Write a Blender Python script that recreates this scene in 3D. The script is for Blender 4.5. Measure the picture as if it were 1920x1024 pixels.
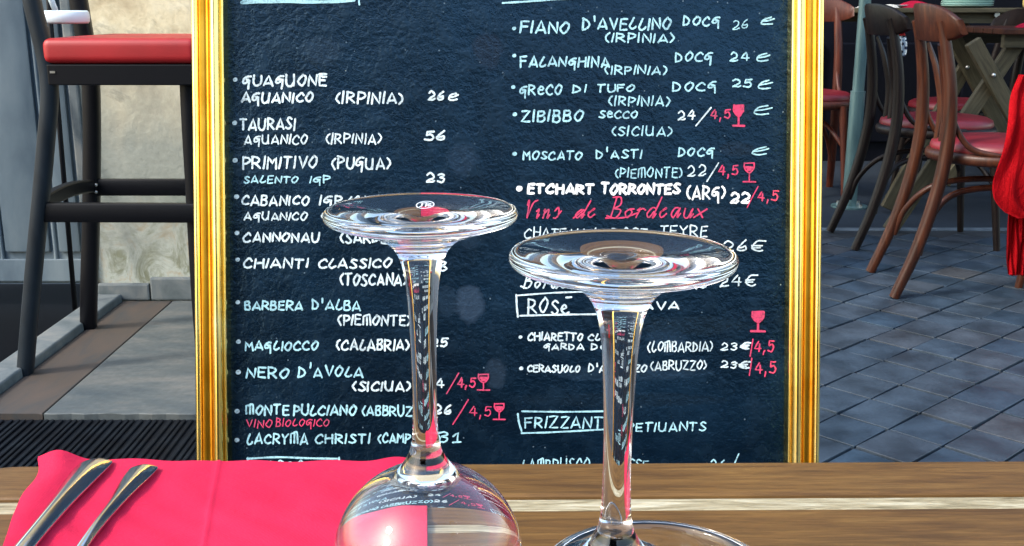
import bpy, bmesh, math, random
from mathutils import Vector, Matrix
random.seed(7)
R = math.radians
for o in list(bpy.data.objects): bpy.data.objects.remove(o)
SC = bpy.context.scene
COL = SC.collection

# ------------------------------------------------------------------ camera, sky, sun, exposure
F, PITCH, H = 2000.0, R(14.1), 0.92
cam = bpy.data.cameras.new('camera'); camo = bpy.data.objects.new('camera', cam); COL.objects.link(camo)
cam.sensor_width = 36; cam.lens = 36*F/1920; cam.clip_start = .01; cam.clip_end = 400
camo.location = (0, 0, H); camo.rotation_euler = (math.pi/2-PITCH, 0, 0)
SC.camera = camo
SUN_EL, SUN_AZ = R(42), R(-116)        # azimuth from +y towards +x
world = bpy.data.worlds.new('World'); SC.world = world; world.use_nodes = True
wn = world.node_tree.nodes; wl = world.node_tree.links
sky = wn.new('ShaderNodeTexSky'); sky.sky_type = 'NISHITA'; sky.sun_disc = False
sky.sun_elevation = SUN_EL; sky.sun_rotation = SUN_AZ; sky.dust_density = 2.5; sky.air_density = 1.6; sky.ozone_density = 1.6
wl.new(sky.outputs[0], wn['Background'].inputs[0]); wn['Background'].inputs[1].default_value = 0.15
sd = bpy.data.lights.new('sun', 'SUN'); so = bpy.data.objects.new('sun', sd); COL.objects.link(so)
sd.energy = 1.1; sd.angle = R(7); sd.color = (1, .95, .87)
sdir = Vector((math.sin(SUN_AZ)*math.cos(SUN_EL), math.cos(SUN_AZ)*math.cos(SUN_EL), math.sin(SUN_EL)))
so.rotation_euler = sdir.to_track_quat('Z', 'Y').to_euler(); so.location = (-3, -1, 6)
vs = SC.view_settings
vs.view_transform = 'Standard'; vs.look = 'None'; vs.exposure = 1.72; vs.gamma = 1.0; vs.use_curve_mapping = False
SC.cycles.max_bounces = 20; SC.cycles.transmission_bounces = 18; SC.cycles.glossy_bounces = 8; SC.cycles.diffuse_bounces = 3
SC.cycles.caustics_refractive = False; SC.cycles.blur_glossy = 0; SC.cycles.sample_clamp_indirect = 8

# ------------------------------------------------------------------ measuring helpers (photo measurements to places)
C_, S_ = math.cos(PITCH), math.sin(PITCH)
def ray(px, py):
    u, v = (px-960)/F, (512-py)/F
    return Vector((u, C_+v*S_, -S_+v*C_))
def onz(px, py, z):
    d = ray(px, py); t = (z-H)/d.z; return Vector((d.x*t, d.y*t, z))
def ony(px, py, y):
    d = ray(px, py); t = y/d.y; return Vector((d.x*t, y, H+d.z*t))

# ------------------------------------------------------------------ materials
def mat(name, col=(.5,.5,.5), rough=.5, metal=0, **kw):
    m = bpy.data.materials.new(name); m.use_nodes = True
    nt = m.node_tree; b = nt.nodes['Principled BSDF']
    b.inputs['Base Color'].default_value = (*col, 1); b.inputs['Roughness'].default_value = rough; b.inputs['Metallic'].default_value = metal
    for k, v in kw.items():
        b.inputs[k.replace('_', ' ')].default_value = v
    return m
def N(m, t, **kw):
    n = m.node_tree.nodes.new(t)
    for k, v in kw.items():
        if k in n.inputs: n.inputs[k].default_value = v
        else: setattr(n, k, v)
    return n
def LK(m, a, b): m.node_tree.links.new(a, b)
def BS(m): return m.node_tree.nodes['Principled BSDF']
def coords(m, scale=(1,1,1), loc=(0,0,0), rot=(0,0,0), kind='Object'):
    tc = N(m, 'ShaderNodeTexCoord'); mp = N(m, 'ShaderNodeMapping')
    mp.inputs['Scale'].default_value = scale; mp.inputs['Location'].default_value = loc; mp.inputs['Rotation'].default_value = rot
    LK(m, tc.outputs[kind], mp.inputs[0]); return mp.outputs[0]
def noise(m, vec, scale, detail=5, rough=.55, dist=0):
    n = N(m, 'ShaderNodeTexNoise'); n.inputs['Scale'].default_value = scale; n.inputs['Detail'].default_value = detail
    n.inputs['Roughness'].default_value = rough; n.inputs['Distortion'].default_value = dist
    LK(m, vec, n.inputs['Vector']); return n.outputs[0]
def ramp(m, fac, stops, interp='LINEAR'):
    r = N(m, 'ShaderNodeValToRGB'); cr = r.color_ramp; cr.interpolation = interp
    while len(cr.elements) < len(stops): cr.elements.new(.5)
    for e, (p, c) in zip(cr.elements, stops):
        e.position = p; e.color = (*c, 1) if len(c) == 3 else c
    LK(m, fac, r.inputs[0]); return r.outputs[0]
def mix(m, fac, a, b, mode='MIX'):
    n = N(m, 'ShaderNodeMix', data_type='RGBA', blend_type=mode)
    for i, v in ((0, fac), (6, a), (7, b)):
        if hasattr(v, 'links'): LK(m, v, n.inputs[i])
        elif i == 0: n.inputs[0].default_value = v
        else: n.inputs[i].default_value = (*v, 1)
    return n.outputs[2]
def mth(m, op, a, b=0):
    n = N(m, 'ShaderNodeMath', operation=op)
    for i, v in ((0, a), (1, b)):
        if hasattr(v, 'links'): LK(m, v, n.inputs[i])
        else: n.inputs[i].default_value = v
    return n.outputs[0]
def bump(m, h, strength=.3, dist=.002):
    n = N(m, 'ShaderNodeBump'); n.inputs['Strength'].default_value = strength; n.inputs['Distance'].default_value = dist
    LK(m, h, n.inputs['Height']); LK(m, n.outputs[0], BS(m).inputs['Normal'])
def setc(m, c, k=1.0):
    if k != 1.0: c = mix(m, 1.0, c, (k, k, k), 'MULTIPLY')
    LK(m, c, BS(m).inputs['Base Color'])
def setr(m, c): LK(m, c, BS(m).inputs['Roughness'])
def g3(v): return (v, v, v)

def wood(name, dark, mid, light, axis=0, rough=.4, scale=1.0, bstr=.25, **kw):
    m = mat(name, mid, rough, **kw)
    sc = [14*scale]*3; sc[axis] = 1.2*scale
    info = N(m, 'ShaderNodeObjectInfo')
    tc = N(m, 'ShaderNodeTexCoord'); add = N(m, 'ShaderNodeVectorMath', operation='ADD')
    LK(m, tc.outputs['Object'], add.inputs[0])
    cb = N(m, 'ShaderNodeCombineXYZ'); LK(m, mth(m, 'MULTIPLY', info.outputs['Random'], 7.0), cb.inputs[(axis+1)%3]); LK(m, cb.outputs[0], add.inputs[1])
    mp = N(m, 'ShaderNodeMapping'); mp.inputs['Scale'].default_value = sc; LK(m, add.outputs[0], mp.inputs[0])
    n1 = noise(m, mp.outputs[0], 2.2, 7, .6, 1.2); n2 = noise(m, mp.outputs[0], 11, 4, .65, .4)
    c = ramp(m, n1, [(.25, dark), (.5, mid), (.75, light)])
    c2 = mix(m, .45, c, ramp(m, n2, [(.35, g3(.35)), (.62, g3(1))]), 'MULTIPLY')
    setc(m, c2, .62); bump(m, n2, bstr, .0006)
    setr(m, ramp(m, n2, [(.3, g3(min(1, rough+.18))), (.7, g3(rough))]))
    return m

M = {}
M['chair_wood'] = wood('chair_wood', (.026,.007,.003), (.070,.018,.007), (.13,.038,.014), 2, .32, 1, .1)
M['chair_red'] = wood('reddish_chair_wood', (.06,.012,.008), (.13,.028,.014), (.2,.05,.022), 2, .35, 1, .1)
M['chair_dark'] = wood('dark_chair_wood', (.006,.004,.004), (.015,.008,.007), (.032,.018,.014), 2, .35, 1, .1)
M['table_wood'] = wood('table_wood', (.095,.042,.010), (.19,.092,.022), (.28,.148,.040), 0, .45, 2.6, .35)
M['strip_wood'] = wood('pale_worn_wood', (.12,.09,.04), (.52,.44,.27), (.85,.78,.58), 0, .6, 7, .8)
M['trestle'] = wood('olive_trestle_wood', (.055,.047,.024), (.11,.093,.052), (.17,.145,.085), 0, .55, 1, .2)
M['stool_black'] = mat('black_lacquer', (.0035,.004,.006), .4); 
m = M['stool_black']; bump(m, noise(m, coords(m), 60, 4), .08, .001)
M['stool_grey'] = mat('grey_black_lacquer', (.03,.042,.055), .5)
m = M['stool_grey']; setc(m, ramp(m, noise(m, coords(m, (1,1,.3)), 30), [(.3,(.004,.008,.013)),(.7,(.011,.018,.026))]))
def leather(name, a, b, rough):
    m = mat(name, b, rough); n = noise(m, coords(m), 9, 5); setc(m, ramp(m, n, [(.3, a), (.7, b)]))
    bump(m, noise(m, coords(m), 220, 3), .12, .0005); return m
M['red_vinyl'] = leather('red_vinyl', (.24,.004,.007), (.34,.006,.010), .5)
M['red_seat'] = leather('red_leatherette', (.11,.004,.008), (.18,.009,.016), .42)
M['steel'] = mat('steel_bolt', (.6,.6,.58), .3, 1)

# ------------------------------------------------------------------ mesh helpers
def obj(name, bm, material=None, parent=None, smooth=False, angle=None):
    me = bpy.data.meshes.new(name); bmesh.ops.recalc_face_normals(bm, faces=bm.faces[:]); bm.to_mesh(me); bm.free()
    if smooth:
        for p in me.polygons: p.use_smooth = True
    if angle is not None: me.set_sharp_from_angle(angle=R(angle))
    if material: me.materials.append(material)
    o = bpy.data.objects.new(name, me); COL.objects.link(o)
    if parent: o.parent = parent
    return o
def tag(o, label=None, cat=None, group=None, kind=None):
    for k, v in (('label', label), ('category', cat), ('group', group), ('kind', kind)):
        if v: o[k] = v
    return o
def thing(name, loc, label, cat, group=None, rot=(0,0,0)):
    o = bpy.data.objects.new(name, None); COL.objects.link(o); o.location = loc; o.rotation_euler = rot
    o.empty_display_size = .1
    return tag(o, label, cat, group)
def add_box(bm, c, s, rot=None, bev=0, seg=2):
    r = bmesh.ops.create_cube(bm, size=1)['verts']
    for v in r:
        v.co = Vector((v.co.x*s[0], v.co.y*s[1], v.co.z*s[2]))
    if bev:
        es = list({e for v in r for e in v.link_edges})
        g = bmesh.ops.bevel(bm, geom=es, offset=bev, segments=seg, affect='EDGES', profile=.6)
        r = list({v for f in g['faces'] for v in f.verts} | {v for v in r if v.is_valid})
    mt = Matrix.Translation(c) @ (rot.to_4x4() if rot else Matrix.Identity(4))
    for v in r: v.co = mt @ v.co
    return r
def box(name, lo, hi, material, parent=None, bev=0):
    bm = bmesh.new(); add_box(bm, [(a+b)/2 for a, b in zip(lo, hi)], [b-a for a, b in zip(lo, hi)], bev=bev)
    return obj(name, bm, material, parent)
def spline(pts, n=8, closed=False):
    P = [Vector(p) for p in pts]; out = []; L = len(P)
    if L < 3 and not closed: return P
    rng = range(L if closed else L-1)
    for i in rng:
        p1, p2 = P[i], P[(i+1) % L]
        p0 = P[(i-1) % L] if (closed or i > 0) else p1*2-p2
        p3 = P[(i+2) % L] if (closed or i+2 < L) else p2*2-p1
        for k in range(n):
            t = k/n
            out.append(.5*((2*p1)+(-p0+p2)*t+(2*p0-5*p1+4*p2-p3)*t*t+(-p0+3*p1-3*p2+p3)*t**3))
    if not closed: out.append(P[-1])
    return out
def add_tube(bm, pts, rad, seg=10, closed=False, sx=1.0, up=None, caps=True):
    """rad: number or list; sx flattens the section along the second axis"""
    n = len(pts); rings = []
    prev = None
    for i, p in enumerate(pts):
        a = pts[i-1] if (i > 0 or closed) else pts[i]; b = pts[(i+1) % n] if (i < n-1 or closed) else pts[i]
        t = (Vector(b)-Vector(a)).normalized()
        if prev is None:
            u = Vector(up) if up else (Vector((0,0,1)) if abs(t.z) < .9 else Vector((1,0,0)))
            x = (u - t*u.dot(t)).normalized()
        else:
            x = (prev - t*prev.dot(t)).normalized()
        prev = x; y = t.cross(x)
        r = rad[i] if isinstance(rad, (list, tuple)) else rad
        rings.append([bm.verts.new(Vector(p)+x*(r*math.cos(2*math.pi*k/seg))+y*(r*sx*math.sin(2*math.pi*k/seg))) for k in range(seg)])
    for i in range(n if closed else n-1):
        a, b = rings[i], rings[(i+1) % n]
        for k in range(seg):
            bm.faces.new((a[k], a[(k+1) % seg], b[(k+1) % seg], b[k]))
    if not closed and caps:
        bm.faces.new(rings[0][::-1]); bm.faces.new(rings[-1])
def lathe(name, prof, material, parent=None, seg=96):
    bm = bmesh.new(); rings = []
    for r, z in prof:
        if r < 1e-6: rings.append([bm.verts.new((0, 0, z))])
        else: rings.append([bm.verts.new((r*math.cos(2*math.pi*k/seg), r*math.sin(2*math.pi*k/seg), z)) for k in range(seg)])
    for a, b in zip(rings, rings[1:]):
        for k in range(seg):
            q = (k+1) % seg
            if len(a) == 1 and len(b) == 1: continue
            if len(a) == 1: bm.faces.new((a[0], b[k], b[q]))
            elif len(b) == 1: bm.faces.new((a[k], b[0], a[q]))
            else: bm.faces.new((a[k], b[k], b[q], a[q]))
    return obj(name, bm, material, parent, True)
def prism(name, poly, z0, z1, material, parent=None, bev=0, smooth=False):
    bm = bmesh.new(); vs_ = [bm.verts.new((x, y, z0)) for x, y in poly]
    f = bm.faces.new(vs_); r = bmesh.ops.extrude_face_region(bm, geom=[f])
    top = [v for v in r['geom'] if isinstance(v, bmesh.types.BMVert)]
    for v in top: v.co.z = z1
    if bev:
        te = [e for e in bm.edges if all(abs(v.co.z-z1) < 1e-7 for v in e.verts)]
        bmesh.ops.bevel(bm, geom=te, offset=bev, segments=3, affect='EDGES', profile=.5)
    return obj(name, bm, material, parent, smooth, 40 if smooth else None)

for k_, v_ in (('stool_black', .18), ('stool_grey', .25), ('chair_wood', .3), ('chair_red', .3), ('chair_dark', .25), ('table_wood', .3), ('trestle', .3), ('strip_wood', .3)):
    BS(M[k_]).inputs['Specular IOR Level'].default_value = v_
# ================================================================== SETTING
gm = mat('asphalt', (.06,.075,.10), .75)
n = noise(gm, coords(gm), 3, 8); n2 = noise(gm, coords(gm), 120, 3)
setc(gm, mix(gm, .5, ramp(gm, n, [(.3,(.006,.011,.019)),(.7,(.017,.027,.042))]), ramp(gm, n2, [(.3,(.007,.011,.017)),(.7,(.019,.028,.04))]))); bump(gm, n2, .4, .002)
bm = bmesh.new()
for v in [(-60,-60),(60,-60),(60,80),(-60,80)]: bm.verts.new((*v, -.06))
bm.faces.new(bm.verts[:]); ground = tag(obj('ground', bm, gm), kind='structure')
# joint bed of the terrace
jm = mat('joint_sand', (.03,.04,.055), .9)
setc(jm, ramp(jm, noise(jm, coords(jm), 8, 6), [(.35,(.004,.007,.012)),(.7,(.014,.02,.028))]))
terrace = tag(box('terrace', (-.35, -3, -.058), (4.6, 4.42, -.007), jm), kind='structure')
pm = mat('paving_stone', (.11,.14,.18), .5)
info = N(pm, 'ShaderNodeObjectInfo'); v0 = coords(pm)
base = ramp(pm, info.outputs['Random'], [(0,(.030,.056,.090)),(.35,(.046,.070,.100)),(.6,(.056,.072,.094)),(.8,(.032,.062,.100)),(1,(.068,.074,.084))])
tcw = N(pm, 'ShaderNodeNewGeometry')
nw = N(pm, 'ShaderNodeTexNoise'); nw.inputs['Scale'].default_value = 9; nw.inputs['Detail'].default_value = 6; LK(pm, tcw.outputs['Position'], nw.inputs['Vector'])
nf = N(pm, 'ShaderNodeTexNoise'); nf.inputs['Scale'].default_value = 140; nf.inputs['Detail'].default_value = 4; LK(pm, tcw.outputs['Position'], nf.inputs['Vector'])
c = mix(pm, .8, base, ramp(pm, nw.outputs[0], [(.3,g3(.45)),(.7,g3(1.4))]), 'MULTIPLY')
setc(pm, mix(pm, .4, c, ramp(pm, nf.outputs[0], [(.35,g3(.55)),(.65,g3(1.2))]), 'MULTIPLY'), .66); BS(pm).inputs['Specular IOR Level'].default_value = .35; bump(pm, nf.outputs[0], .25, .0015)
setr(pm, ramp(pm, nw.outputs[0], [(.3,g3(.38)),(.7,g3(.62))]))
ANG = R(-47.5); TA, TB = .126, .145; ea = Vector((math.cos(ANG), math.sin(ANG))); eb = Vector((-ea.y, ea.x))
def tile_mesh():
    bm = bmesh.new(); add_box(bm, (0,0,-.012), (TA-.006, TB-.0075, .024), bev=.0008, seg=1)
    me = bpy.data.meshes.new('paving_stone'); bm.to_mesh(me); bm.free(); me.materials.append(pm); return me
tm = tile_mesh(); o0 = Vector((.885, 2.611)); vis = []; rest = []
for i in range(-60, 60):
    for j in range(-60, 60):
        off = 0.0
        p = o0+ea*(TA*(i+.5))+eb*(TB*(j+.5))
        if not (-.25 < p.x < 4.45 and -.4 < p.y < 4.33): continue
        d = Vector((p.x, p.y, -H)); z = d.y*C_-d.z*S_
        q = (960+F*d.x/z, 512-F*(d.y*S_+d.z*C_)/z) if z > .1 else (9999, 9999)
        (vis if (1500 < q[0] < 1950 and 420 < q[1] < 895) else rest).append((p, d.length))
vis.sort(key=lambda a: a[1]); rest += vis[300:]; vis = vis[:300]
rt = random.Random(3)
for p, _ in vis:
    o = bpy.data.objects.new('paving_stone', tm); COL.objects.link(o); o.parent = terrace
    o.location = (p.x, p.y, rt.uniform(-.003, .0015)); o.rotation_euler = (rt.uniform(-.009,.009), rt.uniform(-.009,.009), ANG+rt.uniform(-.025,.025))
bm = bmesh.new()
for p, _ in rest:
    add_box(bm, (p.x, p.y, -.012+rt.uniform(-.002,.001)), (TA-.006, TB-.0075, .024), Matrix.Rotation(ANG, 3, 'Z'))
tag(obj('paving_stones', bm, pm, terrace), kind='stuff')
# kerb line where the terrace ends
km = mat('kerb_stone', (.16,.18,.2), .7); setc(km, ramp(km, noise(km, coords(km), 14, 6), [(.3,(.04,.055,.07)),(.7,(.10,.13,.155))]))
kerb = thing('terrace_kerb', (0, 4.45, 0), 'low dark kerb line ending the diagonal paving beyond the bistro chairs', 'kerb')
for k in range(7):
    box('kerb_stone', (-.3+k*.7, -.03, -.058), (-.3+k*.7+.694, .03, -.004), km, kerb, .004)
# road slab behind the kerb
road = tag(box('pavement', (-.35, 4.49, -.058), (9, 12, -.02), gm), kind='structure')

# left: stone threshold, brown band, pale edge, ribbed mat
sm = mat('grey_slab', (.2,.22,.23), .6)
nn = noise(sm, coords(sm, (1,2.5,1)), 4, 8, .6, .8); nf = noise(sm, coords(sm), 60, 5)
setc(sm, mix(sm, .35, ramp(sm, nn, [(.25,(.07,.10,.12)),(.5,(.14,.165,.17)),(.72,(.25,.25,.23))]), ramp(sm, nf, [(.3,g3(.4)),(.7,g3(1.2))]), 'MULTIPLY'), .52); bump(sm, nf, .4, .002)
bmn = mat('brown_stone_band', (.17,.10,.07), .65)
setc(bmn, ramp(bmn, noise(bmn, coords(bmn, (2,.6,1)), 7, 8, .6, 1), [(.25,(.04,.055,.065)),(.5,(.095,.075,.062)),(.75,(.12,.085,.066))]), .55); bump(bmn, noise(bmn, coords(bmn), 80), .3, .001)
pale = mat('pale_limestone', (.4,.42,.42), .7)
setc(pale, ramp(pale, noise(pale, coords(pale), 11, 8, .6, .5), [(.28,(.12,.17,.19)),(.5,(.27,.32,.34)),(.75,(.50,.50,.46))]), .38); bump(pale, noise(pale, coords(pale), 50), .4, .002)
th = thing('stone_threshold', (0, 2.8, 0), 'worn grey stone threshold under the black bar stool with brown side band', 'threshold')
def slab(name, x0, y0, x1, y1, z1, mt, jag=0):
    pts = []
    for k in range(13):
        t = k/12; pts.append((x0+(x1-x0)*t, y0-2.8+jag*random.uniform(-1,1)))
    pts += [(x1, y1-2.8), (x0, y1-2.8)]
    return prism(name, pts, -.058, z1, mt, th, .003)
slab('slab', -1.088, 2.325, -.71, 3.3, .0, sm, .004)
slab('slab', -.705, 2.325, -.36, 3.3, -.003, sm, .004)
slab('brown_band', -1.248, 2.325, -1.092, 3.3, -.001, bmn)
prism('edge_stone', [(-1.33,-.62),(-1.252,-.62),(-1.252,.5),(-1.33,.5)], -.058, .022, pale, th, .006)
prism('edge_stone', [(-1.33,-1.5),(-1.252,-1.5),(-1.252,-.625),(-1.33,-.625)], -.058, .018, pale, th, .006)
dm = mat('ribbed_rubber', (.012,.017,.026), .55)
setc(dm, ramp(dm, noise(dm, coords(dm), 18, 6), [(.35,(.003,.005,.010)),(.6,(.008,.013,.021)),(.8,(.026,.036,.046))]), .5); BS(dm).inputs['Specular IOR Level'].default_value = .15
mat_t = thing('ribbed_floor_mat', (-.85, 1.7, -.02), 'black ribbed rubber mat in front of the worn stone threshold', 'floor mat')
box('backing', (-.42, -.9, -.038), (.46, .618, .006), dm, mat_t)
bm = bmesh.new()
for k in range(52):
    add_box(bm, (-.41+k*.0168, -.14, .0085), (.009, 1.50, .005), Matrix.Rotation(R(1.5*math.sin(k*1.7)*.15), 3, 'Z'), bev=.0015, seg=1)
tag(obj('rib', bm, dm, mat_t), kind='stuff')
box('dark_recess_floor', (-2.4, .8, -.058), (-1.332, 3.7, -.05), mat('recess_black', (.002,.003,.005), .9, Specular_IOR_Level=.05), th).location = (0, -2.8, 0)  # near-black floor of the recess in front of the door

# plaster wall behind the stool
pw = mat('stained_plaster', (.4,.38,.3), .8)
vv = coords(pw); a = noise(pw, vv, 2.6, 9, .62, .6); b_ = noise(pw, vv, 9, 8, .6, .4); cc = noise(pw, vv, 55, 4)
sep = N(pw, 'ShaderNodeSeparateXYZ'); LK(pw, vv, sep.inputs[0])
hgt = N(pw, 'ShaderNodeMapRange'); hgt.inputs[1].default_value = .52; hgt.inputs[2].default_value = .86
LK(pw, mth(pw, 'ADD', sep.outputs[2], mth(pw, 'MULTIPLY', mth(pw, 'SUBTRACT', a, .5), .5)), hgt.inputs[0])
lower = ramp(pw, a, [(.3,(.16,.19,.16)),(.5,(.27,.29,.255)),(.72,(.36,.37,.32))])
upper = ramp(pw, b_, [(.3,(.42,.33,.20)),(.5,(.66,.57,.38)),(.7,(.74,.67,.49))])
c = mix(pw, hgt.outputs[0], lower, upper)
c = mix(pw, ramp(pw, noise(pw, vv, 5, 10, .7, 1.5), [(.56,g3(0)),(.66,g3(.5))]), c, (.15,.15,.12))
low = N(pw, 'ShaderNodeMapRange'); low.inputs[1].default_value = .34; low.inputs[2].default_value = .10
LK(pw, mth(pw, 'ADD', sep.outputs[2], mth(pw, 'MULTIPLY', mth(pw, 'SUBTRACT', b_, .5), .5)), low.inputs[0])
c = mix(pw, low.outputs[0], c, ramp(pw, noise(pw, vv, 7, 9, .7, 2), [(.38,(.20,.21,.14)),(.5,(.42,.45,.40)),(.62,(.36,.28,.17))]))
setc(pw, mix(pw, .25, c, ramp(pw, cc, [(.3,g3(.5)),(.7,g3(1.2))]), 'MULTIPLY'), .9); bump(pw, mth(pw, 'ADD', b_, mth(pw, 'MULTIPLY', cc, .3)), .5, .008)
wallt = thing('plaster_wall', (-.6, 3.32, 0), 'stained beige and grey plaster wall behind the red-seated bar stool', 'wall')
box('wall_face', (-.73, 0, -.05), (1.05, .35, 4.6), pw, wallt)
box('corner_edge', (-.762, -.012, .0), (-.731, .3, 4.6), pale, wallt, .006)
# stone skirting pieces at the wall's foot
xs = [-.73, -.56, -.33, -.16, .1, .35]
for i in range(5):
    box('skirting_stone', (xs[i]+.002, -.022, .001), (xs[i+1]-.002, -.001, .055+.02*((i*37)%3)), pale, wallt, .006)

# blue grey door left of it
dmt = mat('blue_grey_paint', (.11,.17,.22), .42)
vv = coords(dmt, (1,1,.35)); setc(dmt, ramp(dmt, noise(dmt, vv, 6, 7, .6, .4), [(.3,(.10,.15,.20)),(.5,(.17,.235,.29)),(.75,(.27,.34,.38))]), .6); bump(dmt, noise(dmt, vv, 40), .1, .001)
door = thing('blue_grey_door', (-1.75, 3.40, .03), 'blue-grey panelled door at the far left beside the plaster wall', 'door')
box('door_leaf', (-.45, 0, 0), (.42, .05, 2.5), dmt, door, .004)
for x0, x1 in ((-.40,-.20), (-.11,.07), (.10,.245), (.275,.345)):
    bm = bmesh.new(); add_box(bm, ((x0+x1)/2, -.008, 1.25), (x1-x0, .014, 2.28), bev=.006, seg=2)
    obj('raised_panel', bm, dmt, door, True, 40)
for x in (-.155, -.13, .086, .26, .365, .385):
    bm = bmesh.new(); add_tube(bm, [(x,-.004,.03),(x,-.004,2.47)], .007, 8); obj('moulding', bm, dmt, door, True, 50)
box('door_frame', (.424, -.05, -.03), (.455, .06, 2.6), dmt, door, .004)
box('bottom_rail', (-.44, -.012, .01), (.40, -.0015, .085), dmt, door, .003)
# white cuff bracket near the top of the door
wp = mat('white_plastic', (.62,.70,.74), .4)
bm = bmesh.new(); q = ony(118, 32, 2.86)
add_tube(bm, [q+Vector((.062*math.cos(a), .05*math.sin(a), 0)) for a in [2*math.pi*k/24 for k in range(24)]], .0165, 8, True, sx=.35, up=(0,0,1))
rg = thing('white_ring', q, 'white plastic ring between the two back posts of the bar stool', 'ring')
o = obj('band', bm, wp, rg, True); o.data.transform(Matrix.Translation(-q))
bm = bmesh.new(); add_tube(bm, [ony(104,20,2.86)-q, ony(92,-10,2.86)-q, ony(84,-50,2.86)-q], .008, 8); obj('handle', bm, wp, rg, True)
# thin dark stick against the door
bm = bmesh.new(); sp = onz(141, 583, .0)
tag(obj('thin_stick', bm if add_tube(bm, [onz(141,583,.0)-sp, ony(105,160,3.30)-sp, ony(92,10,3.33)-sp, ony(84,-70,3.35)-sp], [.008]*4, 8) is None else bm, M['stool_black'], None, True), 'thin dark stick leaning on the blue-grey door behind the stool', 'stick').location = sp

# dark shop front far right, unseen buildings added behind the camera to shape reflections
dk = mat('dark_navy_paint', (.012,.014,.022), .5); setc(dk, ramp(dk, noise(dk, coords(dk, (1,1,.3)), 4), [(.3,(.001,.0012,.003)),(.7,(.004,.005,.010))]))
BS(dk).inputs['Specular IOR Level'].default_value = .12; BS(gm).inputs['Specular IOR Level'].default_value = .25
shop = thing('dark_shop_front', (2.6, 6.6, -.02), 'very dark navy shop front beyond the terrace chairs and pole', 'shop front')
box('wall', (-2.3, 0, 0), (3.4, .3, 4.2), dk, shop)
for k in range(7):
    box('panel', (-2.2+k*.78, -.03, .12), (-2.2+k*.78+.7, -.001, .72), dk, shop, .01)
st = mat('added_house_wall', (.09,.08,.07), .85); setc(st, ramp(st, noise(st, coords(st), 1.2, 8), [(.3,(.02,.018,.017)),(.7,(.05,.043,.037))]))
gl = mat('dark_window_glass', (.03,.04,.05), .08)
def added_house(label, x0, x1, hh, floors):  # added out of view; heights and dark walls set what the board mirrors
    fac = thing('added_house', ((x0+x1)/2, -20, -.06), label, 'added_house', 'unseen buildings added to shape reflections'); w_ = x1-x0
    box('wall', (-w_/2, -.5, 0), (w_/2, 0, hh), st, fac); box('cornice', (-w_/2, .002, hh-.3), (w_/2, .25, hh), st, fac)
    n_ = int(w_/2)
    for r_ in range(floors):
        for k in range(n_):
            xx = -w_/2+.5+k*w_/n_
            w = box('window', (xx, .002, .9+r_*2.7), (xx+1, .06, 2.6+r_*2.7), wp, fac, .01)
            box('pane', (xx+.07, .061, .97+r_*2.7), (xx+.93, .065, 2.53+r_*2.7), gl, w)
added_house('tall dark unseen building added behind the viewer at left to block sky reflections', -14, .8, 13.5, 4)
added_house('low unseen building added behind the viewer at right, leaving sky for the reflections', .81, 16, 6.0, 2)

# ================================================================== BAR STOOL
gx = onz(45, 705, 0)
stool = thing('bar_stool', (-1.0, 2.78, 0), 'black wooden bar stool with glossy red seat left of the gold-framed board', 'bar stool')
def sp_(v): return Vector(v)-Vector((-1.0, 2.78, 0))
YN, YF = 2.60, 2.98
def post(pix, y, yfoot, wx, wy, name, mt, zf=0):
    pts = []
    for i, (px, py) in enumerate(pix):
        pts.append(sp_(ony(px, py, y)) if i < len(pix)-1 else sp_(onz(px, py, 0)))
    pts = spline(pts, 7)
    bm = bmesh.new(); rings = []
    for i, p in enumerate(pts):
        t = (pts[min(i+1, len(pts)-1)]-pts[max(i-1, 0)]).normalized(); x = Vector((1,0,0)); x = (x-t*x.dot(t)).normalized(); yy = t.cross(x)
        ring = []
        for a in range(12):
            th_ = 2*math.pi*a/12; cx = math.copysign(abs(math.cos(th_))**.45, math.cos(th_)); sy = math.copysign(abs(math.sin(th_))**.45, math.sin(th_))
            ring.append(bm.verts.new(p+x*cx*wx/2+yy*sy*wy/2))
        rings.append(ring)
    for a, b in zip(rings, rings[1:]):
        for k in range(12): bm.faces.new((a[k], a[(k+1)%12], b[(k+1)%12], b[k]))
    bm.faces.new(rings[0]); bm.faces.new(rings[-1])
    return obj(name, bm, mt, stool, True, 50)
post([(38,-120),(52,-40),(64,20),(86,110),(93,180),(86,270),(77,370),(66,480),(56,590),(47,700)], YN, 0, .036, .040, 'leg', M['stool_grey'])['label'] = 'grey-black near back post with outward curve'
post([(132,-120),(141,-40),(152,30),(168,130),(172,220),(172,330),(170,440),(167,540),(166,614)], YF, 0, .044, .04, 'leg', M['stool_black'])
post([(352,140),(356,230),(362,335),(368,450),(375,570),(384,690)], YN+.02, 0, .036, .036, 'leg', M['stool_black'])
post([(404,130),(408,230),(412,335),(418,450),(424,600)], YF, 0, .036, .036, 'leg', M['stool_black'])
za = ony(92, 120, YN).z
# apron: four rails
xl, xr = ony(95, 140, YN).x-(-1.0), ony(372, 140, YN).x-(-1.0)
zb = ony(95, 159, YN).z
y0, y1 = YN-2.78-.02, YF-2.78+.02
for lo, hi in (((xl,y0,zb),(xr,y0+.024,za)), ((xl,y1-.024,zb),(xr,y1,za)), ((xl,y0+.0245,zb),(xl+.024,y1-.0245,za)), ((xr-.024,y0+.0245,zb),(xr,y1-.0245,za))):
    box('apron', lo, hi, M['stool_black'], stool, .003)
bm = bmesh.new(); add_box(bm, ((xl+xr)/2, (y0+y1)/2, (za+.001+.03)), (xr-xl+.012, y1-y0+.014, .06), bev=.022, seg=5)
for v in bm.verts:
    u = (v.co.x-(xl+xr)/2)/((xr-xl)/2); w = (v.co.y-(y0+y1)/2)/((y1-y0)/2)
    if v.co.z > za+.03: v.co.z += .006*(1-min(1,u*u))*(1-min(1,w*w))
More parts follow.
